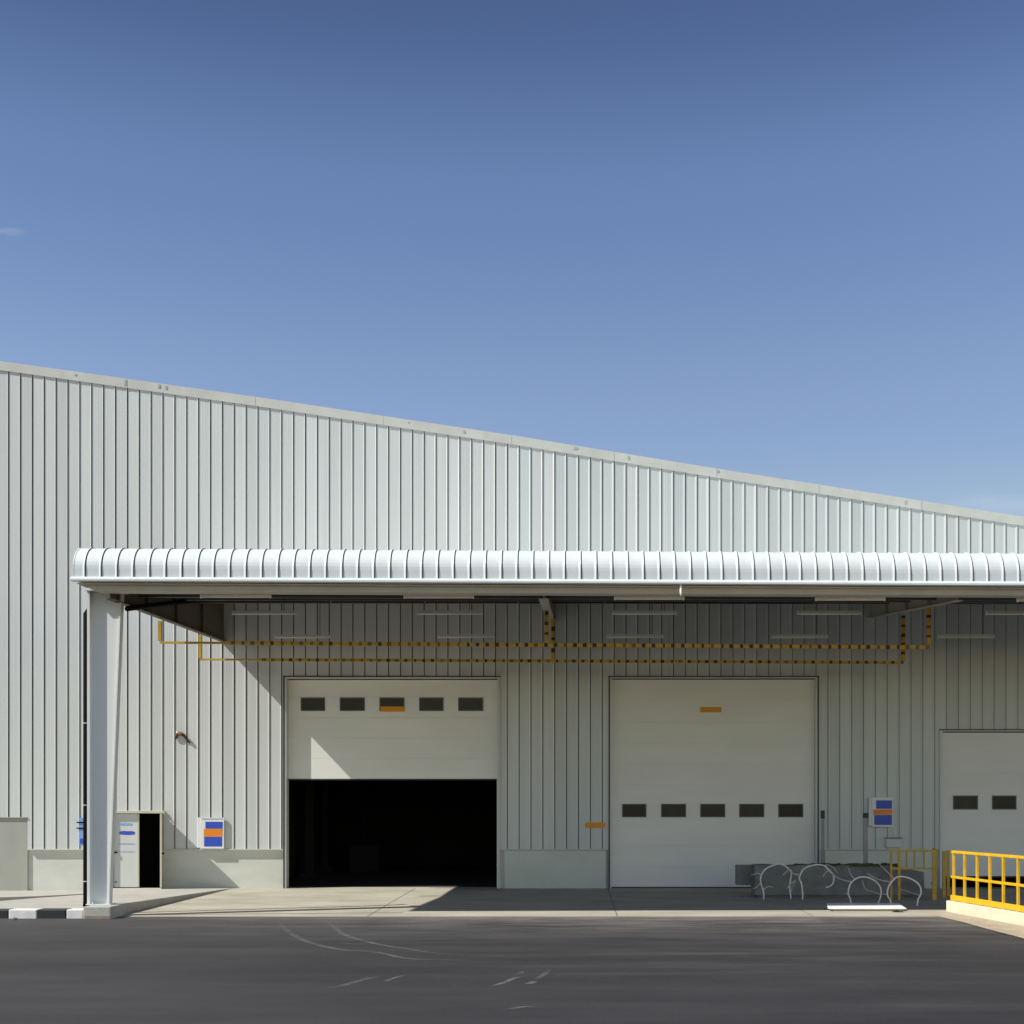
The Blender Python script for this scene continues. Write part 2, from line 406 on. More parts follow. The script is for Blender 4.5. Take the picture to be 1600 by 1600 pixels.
wh = thing('warehouse', (0, 0, 0), 'large pale grey ribbed metal warehouse with sloping roofline and three sectional doors', 'warehouse')
ZB = wz(1327)                                # bottom of the cladding
cl = MB()
def newer(a):
    k = math.floor((a + 1e-4 - PH) / PITCH)
    return (math.sin(k * 12.9898) * 43758.5453) % 1.0 < (a + 4.5) / 8
def clad(x0, x1, z0, z1=None):
    pr = profile(x0, x1)
    for (a, ya), (b, yb2) in zip(pr, pr[1:]):
        ta = (roofz(a) - .12) if z1 is None else z1; tb = (roofz(b) - .12) if z1 is None else z1
        cl.face([(a, ya, z0), (b, yb2, z0), (b, yb2, tb), (a, ya, ta)], (2 if a > 4.0 else 1) if ya > .001 or yb2 > .0025 else (3 if newer(a) else 0))
PL, PR, PT = wx(177), wx(252), wz(1271)
A0, A1, AT = wx(445), wx(779), wz(1058)
B0, B1, BT = wx(953), wx(1277), wz(1058)
C0, C1, CT = wx(1470), wx(1790), wz(1141)
SPL, SPR, SPT = wx(-60), wx(43), wz(1278)
clad(XL, SPL, ZB); clad(SPL, SPR, SPT); clad(SPR, PL, ZB); clad(PL, PR, PT); clad(PR, A0, ZB); clad(A0, A1, AT); clad(A1, B0, ZB)
clad(B0, B1, BT); clad(B1, C0, ZB); clad(C0, C1, CT); clad(C1, XR, ZB)
cl.build('wall_cladding', [M['clad'], M['seam'], M['seamlight'], M['cladnew']], wh)

bw = MB()                                    # masonry behind and below the sheets
def solid(x0, x1, z0, y0=.06, y1=.30):
    n = max(1, int((x1 - x0) / 3))
    cuts = sorted({x0, x1} | {a for a, _ in rp if x0 < a < x1})
    for a, b in zip(cuts, cuts[1:]):
        bw.hexa([(a, y0, z0), (b, y0, z0), (b, y1, z0), (a, y1, z0), (a, y0, roofz(a) - .13), (b, y0, roofz(b) - .13), (b, y1, roofz(b) - .13), (a, y1, roofz(a) - .13)])
solid(XL, PL, -.3); solid(PL, PR, PT); solid(PR, A0, -.3); solid(A0, A1, AT); solid(A1, B0, -.3)
solid(B0, B1, BT); solid(B1, C0, -.3); solid(C0, C1, CT); solid(C1, XR, -.3)
bw.box(XL, XL + .25, .3, 45, -.3, rp[0][1] - .2); bw.box(XR - .25, XR, .3, 45, -.3, rp[-1][1] - .2)
bw.build('base_wall', M['base'], wh)
fl = MB()                                    # drip flashing under the sheets
for a, b in ((XL, SPL), (SPR, PL), (PR, A0), (A1, B0), (B1, C0), (C1, XR)):
    fl = MB(); fl.box(a + .003, b - .003, -.030, .058, ZB - .022, ZB + .012); fl.build('flashing', M['trim'], wh)
tr = MB()
for (a, za), (b, zb_) in zip(rp, rp[1:]):
    n = max(1, int((b - a) / 2.4))
    for i in range(n):
        p = a + (b - a) * i / n; q = a + (b - a) * (i + 1) / n - .008
        zp, zq = roofz(p), roofz(q)
        j = random.uniform(-.006, .006)
        tr.hexa([(p, -.034 + j, zp - .25), (q, -.034 + j, zq - .25), (q, .32, zq - .25), (p, .32, zp - .25),
                 (p, -.034 + j, zp), (q, -.034 + j, zq), (q, .32, zq), (p, .32, zp)])
for i in range(11):                          # rivets and small clips on the trim
    p = random.uniform(wx(0), wx(1600)); zp = roofz(p)
    tr.box(p, p + random.uniform(.03, .07), -.046, -.030, zp - .25 + random.uniform(.06, .16), zp - random.uniform(.03, .07), 1)
tr.build('gable_trim', [M['trim'], M['clamp']], wh)
rf = MB()
for (a, za), (b, zb_) in zip(rp, rp[1:]):
    rf.hexa([(a, .33, za - .22), (b, .33, zb_ - .22), (b, 45, zb_ - .22), (a, 45, za - .22), (a, .33, za - .04), (b, .33, zb_ - .04), (b, 45, zb_ - .04), (a, 45, za - .04)])
rf.build('roof', M['roofgrey'], wh)
bk = MB()
for (a, za), (b, zb_) in zip(rp, rp[1:]):
    bk.hexa([(a, 44.8, -.3), (b, 44.8, -.3), (b, 45, -.3), (a, 45, -.3), (a, 44.8, za - .23), (b, 44.8, zb_ - .23), (b, 45, zb_ - .23), (a, 45, za - .23)])
bk.build('back_wall', M['inside'], wh)
fi = MB(); fi.face([(XL + .3, .6, ZW - .004), (XR - .3, .6, ZW - .004), (XR - .3, 44.7, ZW - .004), (XL + .3, 44.7, ZW - .004)])
fi.build('interior_floor', M['inside'], wh)
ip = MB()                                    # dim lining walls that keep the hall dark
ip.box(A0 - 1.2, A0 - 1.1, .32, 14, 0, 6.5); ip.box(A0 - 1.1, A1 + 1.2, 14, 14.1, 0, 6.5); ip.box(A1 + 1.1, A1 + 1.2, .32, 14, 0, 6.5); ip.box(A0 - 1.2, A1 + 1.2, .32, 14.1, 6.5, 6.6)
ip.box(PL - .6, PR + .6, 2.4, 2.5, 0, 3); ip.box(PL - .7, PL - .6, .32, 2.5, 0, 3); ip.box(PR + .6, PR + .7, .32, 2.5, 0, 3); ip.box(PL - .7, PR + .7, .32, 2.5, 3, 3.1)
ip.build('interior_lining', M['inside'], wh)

for px, y in ((463, 8.0), (484, 6.0), (508, 10.0), (566, 12.5)):
    X = wx(px, y); fa = MB(); fa.box(X - .12, X + .12, y - .12, y + .12, 0, 6.4); fa.box(X - .28, X + .28, y - .28, y + .28, 0, .22)
    fa.build('interior_post', M['inside'], wh)
fa = MB(); X = wx(572, 9.0); fa.box(X - .5, X + .5, 8.6, 9.5, .12, 1.0); fa.box(X - .55, X + .55, 8.55, 9.55, ZW, .115); fa.build('stored_goods', M['inside'], wh, bevel=.02)

# sectional doors
def sectional(x0, x1, ztop, zbot, yd, wins, wz0, wz1, label, jambs, headtop, zfl):
    fr = MB()
    jw = .045
    fr.box(x0, x0 + jw, -.028, yd + .10, zfl, ztop - .003, 0); fr.box(x1 - jw, x1, -.028, yd + .10, zfl, ztop - .003, 0)
    fr.box(x0 + jw, x1 - jw, -.028, yd + .10, ztop - .03, ztop - .003, 0)
    fr.box(x0 - .035, x0 - .002, -.04, .059, zfl, ztop, 1 if jambs[0] else 0)
    fr.box(x1 + .002, x1 + .035, -.04, .059, zfl, ztop, 1 if jambs[1] else 0)
    fr.box(x0 - .05, x1 + .05, -.046, .059, ztop + .002, ztop + .026, 1)
    fr.build('door_frame', [M['clad'], M['jamb']], wh)
    d = MB()
    z = zbot; h = .565
    while z < ztop - .06:
        zt = min(z + h, ztop - .055)
        d.box(x0 + jw + .006, x1 - jw - .006, yd, yd + .05, z + .003, zt - .003)
        z += h
    d.box(x0 + jw + .006, x1 - jw - .006, yd + .012, yd + .045, zbot + .01, ztop - .06)
    d.box(x0 + jw + .006, x1 - jw - .006, yd - .004, yd + .05, zbot - .035, zbot + .001, 1)
    o = d.build('sectional_door', [M['door'], M['jamb']], wh, bevel=.002)
    if label: o['label'] = label
    for a, b in wins:
        f = MB(); a, b = wx(a, yd), wx(b, yd); t = .028
        f.box(a, b, yd - .014, yd + .012, wz1 - t, wz1); f.box(a, b, yd - .014, yd + .012, wz0, wz0 + t)
        f.box(a, a + t, yd - .014, yd + .012, wz0 + t, wz1 - t); f.box(b - t, b, yd - .014, yd + .012, wz0 + t, wz1 - t)
        f.box(a + t, b - t, yd - .005, yd + .012, wz0 + t, wz1 - t, 1)
        f.build('window', [M['winframe'], M['glass']], o)
    return o
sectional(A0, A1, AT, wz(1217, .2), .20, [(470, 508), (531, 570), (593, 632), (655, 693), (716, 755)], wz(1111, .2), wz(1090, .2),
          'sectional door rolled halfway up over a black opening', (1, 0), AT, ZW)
sectional(B0, B1, BT, ZW + .03, .12, [(972, 1010), (1033, 1072), (1094, 1133), (1155, 1194), (1216, 1255)], wz(1277, .12), wz(1256, .12),
          'fully closed tall sectional door with a low window row', (1, 1), BT, ZW)
sectional(C0, C1, CT, wz(1369, .12), .12, [(1489, 1528), (1550, 1588), (1611, 1650), (1672, 1711), (1733, 1772)], wz(1265, .12), wz(1243, .12),
          'lower sectional door cut by the right edge, raised a little off the floor', (0, 0), CT, ZW)
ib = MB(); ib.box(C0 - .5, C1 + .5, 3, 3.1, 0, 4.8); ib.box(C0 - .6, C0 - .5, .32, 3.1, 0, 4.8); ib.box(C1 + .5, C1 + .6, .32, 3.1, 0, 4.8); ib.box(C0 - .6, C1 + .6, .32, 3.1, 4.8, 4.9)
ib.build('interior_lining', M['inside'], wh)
bp = MB(); bp.box(wx(788), wx(947), .0, .059, ZW - .05, ZB - .03)
bp.build('base_panel', M['basepanel'], wh, bevel=.006)
bp = MB(); bp.box(wx(1289), wx(1462), .01, .059, ZW - .05, ZB - .03)
bp.build('base_panel', M['basepanel'], wh, bevel=.006)

# personnel door: left leaf shut, right leaf swung out towards us
fr = MB()
fr.box(PL - .035, PL, -.05, .3, ZW, PT + .002); fr.box(PR, PR + .045, -.05, .3, ZW, PT + .002); fr.box(PL - .05, PR + .11, -.065, .3, PT + .003, PT + .075)
fr.box(PR + .10, PR + .13, -.10, .0, PT - .03, PT + .002)
fr.build('personnel_door_frame', M['creamframe'], wh, bevel=.006)
leaf = MB(); lx = wx(216.5)
leaf.box(PL + .012, lx, .02, .065, ZW + .03, PT - .01)
leaf.box(lx - .035, lx + .006, .014, .068, ZW + .031, PT - .011, 1)
lo = leaf.build('door_leaf', [M['leaf'], M['creamframe']], wh, bevel=.004); lo['label'] = 'closed left leaf with faded blue marks'
def blob(x0, x1, z0, z1, y, m, n=9, taper=.35):
    up = []; dn = []; mk = MB()
    for i in range(n + 1):
        u = i / n; e = 1 - taper * (abs(2 * u - 1) ** 3); zc = (z0 + z1) / 2; hh = (z1 - z0) / 2 * e
        r = random.uniform(-.06, .06) * (z1 - z0)
        up.append((x0 + (x1 - x0) * u, y, zc + hh + r)); dn.append((x0 + (x1 - x0) * u, y, zc - hh + r * .5))
    mk.face(dn + up[::-1]); mk.build('lettering', m, lo)
for (a, b, c, d, mi) in ((188, 207, 1286.2, 1290, 'paleblue'), (186, 210.5, 1298.5, 1304.5, 'signblue'), (185, 211, 1317.8, 1319.4, 'paleblue'), (186, 211, 1330.4, 1331.6, 'paleblue')):
    blob(wx(a), wx(b), wz(d), wz(c), .0165, M[mi])
hd = MB(); hd.box(PL + .03, PL + .10, -.03, .02, wz(1333), wz(1331)); hd.box(PL + .03, PL + .05, -.05, -.028, wz(1334), wz(1330))
hd.build('handle', M['black'], lo)
hd = MB(); hd.box(PL + .035, PL + .10, .006, .02, wz(1379), wz(1377.5)); hd.build('bolt', M['jamb'], lo)
ol = MB(); hx, hy = PR + .018, -.055; ux, uy = .29, -.957; LW = .60
ol.hexa([(hx - .028, hy, ZW + .03), (hx + .020, hy, ZW + .03), (hx + .020 + ux * LW, hy + uy * LW, ZW + .06), (hx - .028 + ux * LW, hy + uy * LW, ZW + .06),
         (hx - .028, hy, PT - .01), (hx + .020, hy, PT - .01), (hx + .020 + ux * LW, hy + uy * LW, PT - .01), (hx - .028 + ux * LW, hy + uy * LW, PT - .01)])
oo = ol.build('door_leaf', M['creamframe'], wh, bevel=.004); oo['label'] = 'right leaf swung wide open, seen edge on'
kx, ky = hx + .020 + ux * .52, hy + uy * .52
hd = MB(); hd.box(kx - .004, kx + .05, ky - .04, ky + .04, wz(1334), wz(1331)); hd.build('handle', M['black'], oo)
for zz in (1285, 1330, 1375):
    h = MB(); h.tube([(PR + .02, -.058, wz(zz) - .05), (PR + .02, -.058, wz(zz) + .05)], .012); h.build('hinge', M['clamp'], oo)
# flat service panel on the wall at the far left
sp = MB(); sp.box(SPL, SPR, .012, .059, -.05, SPT - .004); sp.box(SPL, SPR, -.03, .059, SPT - .003, SPT + .025)
o = sp.build('service_panel', M['hatch'], wh, bevel=.006); o['label'] = 'flat grey green panel at the foot of the wall'

# ------------------------------------------------------------------ canopy
CXL, CXR = wx(116, 2050 / 77 - D0), 23.5
YE = 2050 / 77 - D0                           # front edge, about -9.34
def sk(x, y): return y + .030 * max(0, x - CXL) * (y / YE)
cn = thing('canopy', (0, 0, 0), 'white curved edge metal canopy along the wall on a tapered grey column', 'canopy')
prof = [(0.02, 6.915), (0.0, 6.93), (0.0, 7.16)]
for i in range(1, 11):
    a = math.radians(9 * i * .92)
    prof.append((.55 - .55 * math.cos(a), 7.16 + .50 * math.sin(a)))
prof += [(1.2, 7.73), (3.2, 7.92), (6.0, 8.19), (-YE + .0, 8.50)]
rs = MB()
pr = profile(CXL, CXR, h=.017, phase=wx(132.5, YE), pitch=25.0 / 77, minor=0, lw=.034, tw=.012)
nor = []
for i, (d, z) in enumerate(prof):
    a = Vector(prof[max(i - 1, 0)]); b = Vector(prof[min(i + 1, len(prof) - 1)]); t = (b - a).normalized()
    nor.append(Vector((-t.y, t.x)))
for (x0, h0), (x1, h1) in zip(pr, pr[1:]):
    for i in range(len(prof) - 1):
        q = []
        for (xx, hh, k) in ((x0, h0, i), (x1, h1, i), (x1, h1, i + 1), (x0, h0, i + 1)):
            d, z = prof[k]; n = nor[k]
            q.append((xx, sk(xx, YE + d + n.x * -hh), z + n.y * -hh))
        rs.face(q, 1 if h0 > .001 or h1 > .0025 else 0)
ro = rs.build('roof_sheet', [M['roofsheet'], M['seamlight']], cn)
me = ro.data
# end verge plates
for xx in (CXL - .02, CXR + .02):
    ev = MB()
    for (d0, z0), (d1, z1) in zip(prof[2:], prof[3:]):
        zu0 = 6.95 if d0 < .5 else max(6.95, 6.80 + (d0 - .5) * .13); zu1 = 6.95 if d1 < .5 else max(6.95, 6.80 + (d1 - .5) * .13)
        pts = [(xx - .012, d0, zu0), (xx + .012, d0, zu0), (xx + .012, d1, zu1), (xx - .012, d1, zu1),
               (xx - .012, d0, z0 + .01), (xx + .012, d0, z0 + .01), (xx + .012, d1, z1 + .01), (xx - .012, d1, z1 + .01)]
        ev.hexa([(a, sk(a, YE + d), z) for a, d, z in pts])
    ev.build('verge_plate', M['roofsheet'], cn)
def run(mb, x0, x1, d0, d1, z0, z1, mi=0, n=1):   # long box parallel to the skewed edge
    for i in range(n):
        a = x0 + (x1 - x0) * i / n; b = x0 + (x1 - x0) * (i + 1) / n
        mb.hexa([(a, sk(a, YE + d0), z0), (b, sk(b, YE + d0), z0), (b, sk(b, YE + d1), z0), (a, sk(a, YE + d1), z0),
                 (a, sk(a, YE + d0), z1), (b, sk(b, YE + d0), z1), (b, sk(b, YE + d1), z1), (a, sk(a, YE + d1), z1)], mi)
lip = MB(); run(lip, CXL - .06, CXR, -.075, .10, 6.897, 6.935) 
for a, b in ((CXL - .06, CXR),):
    lip.hexa([(a, sk(a, YE - .075), 6.936), (b, sk(b, YE - .075), 6.936), (b, sk(b, YE - .012), 6.936), (a, sk(a, YE - .012), 6.936),
              (a, sk(a, YE - .030), 6.985), (b, sk(b, YE - .030), 6.985), (b, sk(b, YE - .012), 6.985), (a, sk(a, YE - .012), 6.985)])
lip.build('gutter_lip', M['roofsheet'], cn, bevel=.006)
eb = MB(); run(eb, CXL + .36, CXR, .22, .56, 6.735, 7.1)
run(eb, CXL + .02, CXR, .105, .60, 6.86, 6.884)
a = CXL + .06; b = CXL + .36
eb.hexa([(a, YE + .22, 6.86), (b, YE + .22, 6.735), (b, YE + .56, 6.735), (a, YE + .56, 6.86), (a, YE + .22, 7.1), (b - .001, YE + .22, 7.1), (b - .001, YE + .56, 7.1), (a, YE + .56, 7.1)])
eb.build('edge_beam', M['soffit'], cn)
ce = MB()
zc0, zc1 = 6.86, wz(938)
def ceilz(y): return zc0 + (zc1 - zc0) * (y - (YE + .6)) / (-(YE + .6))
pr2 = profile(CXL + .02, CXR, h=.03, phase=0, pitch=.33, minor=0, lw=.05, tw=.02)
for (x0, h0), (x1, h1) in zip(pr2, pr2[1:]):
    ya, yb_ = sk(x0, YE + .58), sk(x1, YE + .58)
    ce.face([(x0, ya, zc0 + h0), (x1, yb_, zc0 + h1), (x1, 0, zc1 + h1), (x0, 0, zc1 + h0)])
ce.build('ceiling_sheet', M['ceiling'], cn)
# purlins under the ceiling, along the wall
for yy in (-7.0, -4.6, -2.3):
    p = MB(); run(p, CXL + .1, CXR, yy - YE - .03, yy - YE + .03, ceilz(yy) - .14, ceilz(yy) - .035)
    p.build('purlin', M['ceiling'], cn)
def cross_beam(X, zf_, zw_, w=.20, lab=None):
    yf_ = sk(X, YE + .57); t = .02
    b = MB()
    for (o0, o1, dz) in ((-.006, .006, 0), ):
        b.hexa([(X + o0, yf_, zf_ + t), (X + o1, yf_, zf_ + t), (X + o1, -.004, zw_ + t), (X + o0, -.004, zw_ + t),
                (X + o0, yf_, zc0 + .0), (X + o1, yf_, zc0 + .0), (X + o1, -.004, zc1 - .04), (X + o0, -.004, zc1 - .04)])
    b.hexa([(X - w / 2, yf_, zf_), (X + w / 2, yf_, zf_), (X + w / 2, -.004, zw_), (X - w / 2, -.004, zw_),
            (X - w / 2, yf_, zf_ + t), (X + w / 2, yf_, zf_ + t), (X + w / 2, -.004, zw_ + t), (X - w / 2, -.004, zw_ + t)])
    for k in range(1, 4):                     # web stiffeners
        y = yf_ + (-.03 - yf_) * k / 4; zz = zf_ + (zw_ - zf_) * k / 4 + t
        b.hexa([(X - w / 2, y - .006, zz), (X + w / 2, y - .006, zz), (X + w / 2, y + .006, zz), (X - w / 2, y + .006, zz),
                (X - w / 2, y - .006, ceilz(y) - .03), (X + w / 2, y - .006, ceilz(y) - .03), (X + w / 2, y + .006, ceilz(y) - .03), (X - w / 2, y + .006, ceilz(y) - .03)])
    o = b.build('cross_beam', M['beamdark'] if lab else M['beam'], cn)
    if lab: o['label'] = lab
    return o
cross_beam(-9.66, 6.62, wz(1003), .15, 'deep end beam over the column')
cross_beam(-.68, 6.66, wz(972)); cross_beam(8.07, 6.66, wz(966)); cross_beam(16.9, 6.66, 7.4)
# column: web facing us, straight left flange, sloping right flange, concrete footing
yc = 27.75 - D0
c = MB()
cl0, crT, crB = wx(142, yc), wx(189, yc), wx(170, yc)
ct, cb = 6.86, .27
c.hexa([(cl0 + .02, yc - .008, cb), (crB, yc - .008, cb), (crB, yc + .008, cb), (cl0 + .02, yc + .008, cb),
        (cl0 + .02, yc - .008, ct), (crT, yc - .008, ct), (crT, yc + .008, ct), (cl0 + .02, yc + .008, ct)])
co = c.build('column', M['column'], cn)
fl_ = MB(); fl_.box(cl0 - .035, cl0 + .02, yc - .125, yc + .125, cb, ct); fl_.build('flange', M['column'], co)
fl_ = MB()
fl_.hexa([(crB, yc - .06, cb), (crB + .03, yc - .06, cb), (crB + .03, yc + .125, cb), (crB, yc + .125, cb),
          (crT, yc - .06, ct), (crT + .03, yc - .06, ct), (crT + .03, yc + .125, ct), (crT, yc + .125, ct)])
fl_.build('flange', M['column'], co)
cp = MB(); cp.box(cl0 - .06, crT + .06, yc - .2, yc + .3, ct + .001, ct + .02); cp.build('cap_plate', M['column'], co)
bpz = MB(); bpz.box(cl0 - .05, crB + .09, yc - .16, yc + .18, cb - .018, cb - .001)
for bx in (cl0 + .08, crB + .0):
    bpz.tube([(bx, yc - .12, cb), (bx, yc - .12, cb + .04)], .014, 6)
bpz.build('base_plate', M['column'], co)
ft = MB(); fx0, fx1 = wx(132.5, -8.7), wx(175.5, -8.7)
ft.box(fx0, fx1, -8.79, -7.95, -.05, .25); ft.box(fx0 + .01, fx1 - .004, -8.793, -8.2, -.04, .075, 1)
ft.build('footing', [M['footing'], M['footstain']], co, bevel=.02)
spt = MB(); sx = wx(1061, YE + .8)
spt.tube([(sx, sk(sx, YE - .02), 6.90), (sx, sk(sx, YE - .03), 6.72), (sx + .012, sk(sx, YE - .05), 6.655)], .024, 8)
spt.build('drain_spout', M['signwhite'], cn, smooth=True)

# ------------------------------------------------------------------ lamps under the canopy
ZL = 6.745
proto = None
rows = ((2050 / 75.3 - D0, 'front'), (2050 / 68.5 - D0, 'middle'), (2050 / 60.2 - D0, 'back'))
where = {'front': 'in the row along the canopy edge', 'middle': 'in the middle row under the canopy', 'back': 'in the back row nearest the wall'}
xcol = [(-7.08, 'leftmost'), (-2.87, 'second from left'), (1.55, 'third from left'), (5.78, 'fourth from left'), (10.1, 'rightmost')]
def lamp(X, y, z, label):
    t = thing('tube_lamp', (X, y, z), label, 'lamp', 'tube lamps hung under the canopy')
    h = MB(); L = .737
    h.hexa([(X - L, y - .04, z - .005), (X + L, y - .04, z - .005), (X + L, y + .04, z - .005), (X - L, y + .04, z - .005),
            (X - L, y - .025, z + .05), (X + L, y - .025, z + .05), (X + L, y + .025, z + .05), (X - L, y + .025, z + .05)])
    h.build('housing', M['tube'], t)
    g = MB(); g.tube([(X - L + .03, y, z - .022), (X + L - .03, y, z - .022)], .017, 8); g.build('glass_tube', M['signwhite'], t, smooth=True)
    for s in (-1, 1):
        e = MB(); e.box(X + s * (L - .03), X + s * L, y - .022, y + .022, z - .045, z - .006); e.build('lamp_holder', M['tube'], t)
    zt = ceilz(y) - .01 if y > YE + .8 else 6.86
    for s in ((.45,) if y > -8.2 else (-.5, .5)):
        r = MB(); r.tube([(X + s, y, z + .05), (X + s, y, max(z + .06, zt))], .008, 6); r.build('rod', M['jamb'], t)
    return t
for y, rn in rows:
    for X, cnm in xcol:
        yy = sk(X, y) if rn == 'front' else y
        lamp(X + random.uniform(-.03, .03), yy, ZL - (.035 if rn == 'front' else 0) + random.uniform(-.008, .008), f'{cnm} thin white tube lamp {where[rn]}')

# ------------------------------------------------------------------ clearance bars
def striped(mb, a, b, w, h, seg=.23, blk=.085):
    a, b = Vector(a), Vector(b); n = max(1, int((b - a).length / seg)); d = (b - a) / n
    for i in range(n):
        worn = random.random() < (.7 if a.x + d.x * i < -3.0 else .25); m1 = 2 if worn else 1
        p = a + d * i; k = random.uniform(.22, .45)
        q = p + d * (1 - k)
        mb.bar(p, q, w, h, 0); mb.bar(q, p + d, w, h, m1)
def clearance(s, X0, Xm, X1, z0, z1, label, h, htops, plain=True):
    y = 2050 / s - D0
    t = thing('clearance_bar', (Xm, y, z0), label, 'clearance bar', 'striped clearance bars')
    b = MB(); xm = -8.3
    zm = z0 + (z1 - z0) * (xm - X0) / (X1 - X0)
    b.bar((X0, y, z0), (xm, y, zm), .055, h * .6, 0); striped(b, (xm, y, zm), (X1, y, z1), .07, h)
    b.build('crossbar', [M['yellow'], M['stripe'], M['stripefaded']], t)
    for X, top, pl in ((X0, htops[0], True), (Xm, htops[1], False), (X1, htops[2], False)):
        g = MB(); zz = z0 + (z1 - z0) * (X - X0) / (X1 - X0)
        if pl: g.bar((X, y, zz + h / 2), (X, y, top), .075, .075, 0)
        else: striped(g, (X, y, zz + h / 2 + .002), (X, y, top), .09, .09)
        g.build('hanger', [M['yellow'], M['stripe'], M['stripefaded']], t)
s1, s2 = 66.0, 60.0
def zz(py, s): return EYE - (py - HY) / s
clearance(s1, (250 - CX) / s1, (854 - CX) / s1, (1451 - CX) / s1, zz(1004, s1), zz(1011.5, s1), 'front yellow and black striped clearance bar, the higher looking one', .085, (6.72, 7.2, 7.1))
clearance(s2, (313 - CX) / s2, (864 - CX) / s2, (1411 - CX) / s2, zz(1030.5, s2), zz(1035, s2), 'rear striped clearance bar nearer the wall, the lower looking one', .075, (6.80, 7.3, 7.3))

# ------------------------------------------------------------------ pipes
def smooth_path(pts, k=5):
    P = [Vector(p) for p in pts]; Q = []
    for i in range(len(P) - 1):
        p0, p1, p2, p3 = P[max(i - 1, 0)], P[i], P[i + 1], P[min(i + 2, len(P) - 1)]
        for j in range(k):
            u = j / k
            Q.append(.5 * ((2 * p1) + (p2 - p0) * u + (2 * p0 - 5 * p1 + 4 * p2 - p3) * u * u + (3 * p1 - p0 - 3 * p2 + p3) * u ** 3))
    return Q + [P[-1]]
yp = -4.0
zp = wz(938, yp)
t = thing('cable_pipe', (0, yp, zp), 'long black pipe running level under the canopy roof', 'pipe')
p = MB(); p.tube(smooth_path([(-9.48, -8.25, wz(951, -8.25)), (-9.46, -7.0, wz(947, -7.0)), (-9.44, -5.6, wz(943, -5.6)), (-9.36, -4.5, wz(940, -4.5)), (-9.0, yp - .05, zp), (-8.0, yp, zp), (-4, yp, zp), (wx(900, yp), yp, zp - .01), (wx(1270, yp), yp, zp - .03)]), .058, 10)
p.build('pipe', M['black'], t, smooth=True)
for px in (292, 518, 664, 810, 945, 1093, 1165, 1268):
    h = MB(); X = wx(px, yp); h.box(X - .015, X + .015, yp - .062, yp - .05, zp - .06, zp + .06); h.box(X - .015, X + .015, yp - .06, yp + .01, zp + .055, zp + .075)
    h.tube([(X, yp - .02, zp + .07), (X, yp - .02, ceilz(yp) - .02)], .007, 6); h.build('hanger_clip', M['clamp'], t)
jb = MB(); jx = wx(277, yp)
jb.box(jx - .06, jx + .06, yp - .13, yp - .055, zp - .33, zp - .08); jb.box(jx - .05, jx + .05, yp - .14, yp - .13, zp - .32, zp - .09); jb.tube([(jx, yp - .09, zp - .08), (jx, yp - .05, zp)], .015, 6)
tag(jb.build('junction_box', M['soffit'], loc='auto'), 'small pale junction box hanging from the black pipe beside the column', 'junction box')
yd = -7.75
t = thing('downpipe', (wx(135, yd), yd, .15), 'black drainpipe beside the tapered column, reaching the pavement', 'drainpipe')
p = MB(); X = wx(135.2, yd)
p.tube([(X + .16, yd + .25, wz(938, yd)), (X + .09, yd + .08, wz(947, yd)), (X, yd, wz(959, yd)), (X, yd, .30), (X, yd - .02, .17)], .070, 12)
p.build('pipe', M['black'], t, smooth=True)
for py in (1130, 1258, 1377):
    k = MB(); z = wz(py, yd); k.tube([(X, yd, z - .012), (X, yd, z + .012)], .074, 12); k.box(X + .05, X + .12, yd - .01, yd + .01, z - .011, z + .011); k.build('clamp', M['clamp'], t)
# blue notice behind the drainpipe
t = thing('notice_board', (wx(130), -.06, wz(1322)), 'narrow blue and white notice board half hidden behind the black drainpipe', 'notice board')
b = MB(); b.box(wx(124.5), wx(141), -.075, -.032, wz(1321), wz(1278)); b.build('panel', M['paleblue'], t, bevel=.005)
for a, bb in ((1284, 1286), (1293, 1295)):
    k = MB(); k.box(wx(121.5), wx(141), -.095, -.077, wz(bb), wz(a)); k.build('strap', M['black'], t)
k = MB(); k.box(wx(126.5), wx(140), -.082, -.0765, wz(1318), wz(1310)); k.build('label_plate', M['signblue'], t)

# ------------------------------------------------------------------ signs
def sign(x0, x1, y0, y1, yy, band, label, sidew):
    X0, X1, Z0, Z1 = wx(x0, yy), wx(x1, yy), wz(y1, yy), wz(y0, yy)
    t = thing('wall_sign', ((X0 + X1) / 2, yy, Z0), label, 'sign', 'blue and orange wall signs')
    b = MB(); b.box(X0, X1, yy, -.024, Z0, Z1)
    b.box(X0 - sidew, X0 - .002, yy + .015, -.024, Z0 + .02, Z1)
    b.build('panel', M['signwhite'], t, bevel=.008)
    f = MB(); e = .02
    f.box(X0 + .02, X1 - .002, yy - .014, yy - .002, Z1 - e, Z1 - .002); f.box(X0 + .02, X1 - .002, yy - .014, yy - .002, Z0 + .002, Z0 + e)
    f.box(X1 - e, X1 - .002, yy - .014, yy - .002, Z0 + e, Z1 - e)
    f.build('frame', M['signwhite'], t)
    for (a, bb, c, d, m, k) in band:
        q = MB(); n = 5
        A, B = wx(a, yy), wx(bb, yy)
        q.box(A, B, yy - .006, yy - .001, wz(d, yy), wz(c, yy)); q.build(k, M[m], t)
    return t
sign(313.5, 350, 1277.5, 1326, -.06, [(321, 348, 1284, 1294.6, 'signblue', 'blue_field'), (318.5, 347.5, 1295, 1307.2, 'signorange', 'orange_band'), (319, 347, 1307.6, 1322.5, 'signblue', 'blue_field')],
     'sunlit white sign with blue and orange fields, right of the open personnel door', .085)
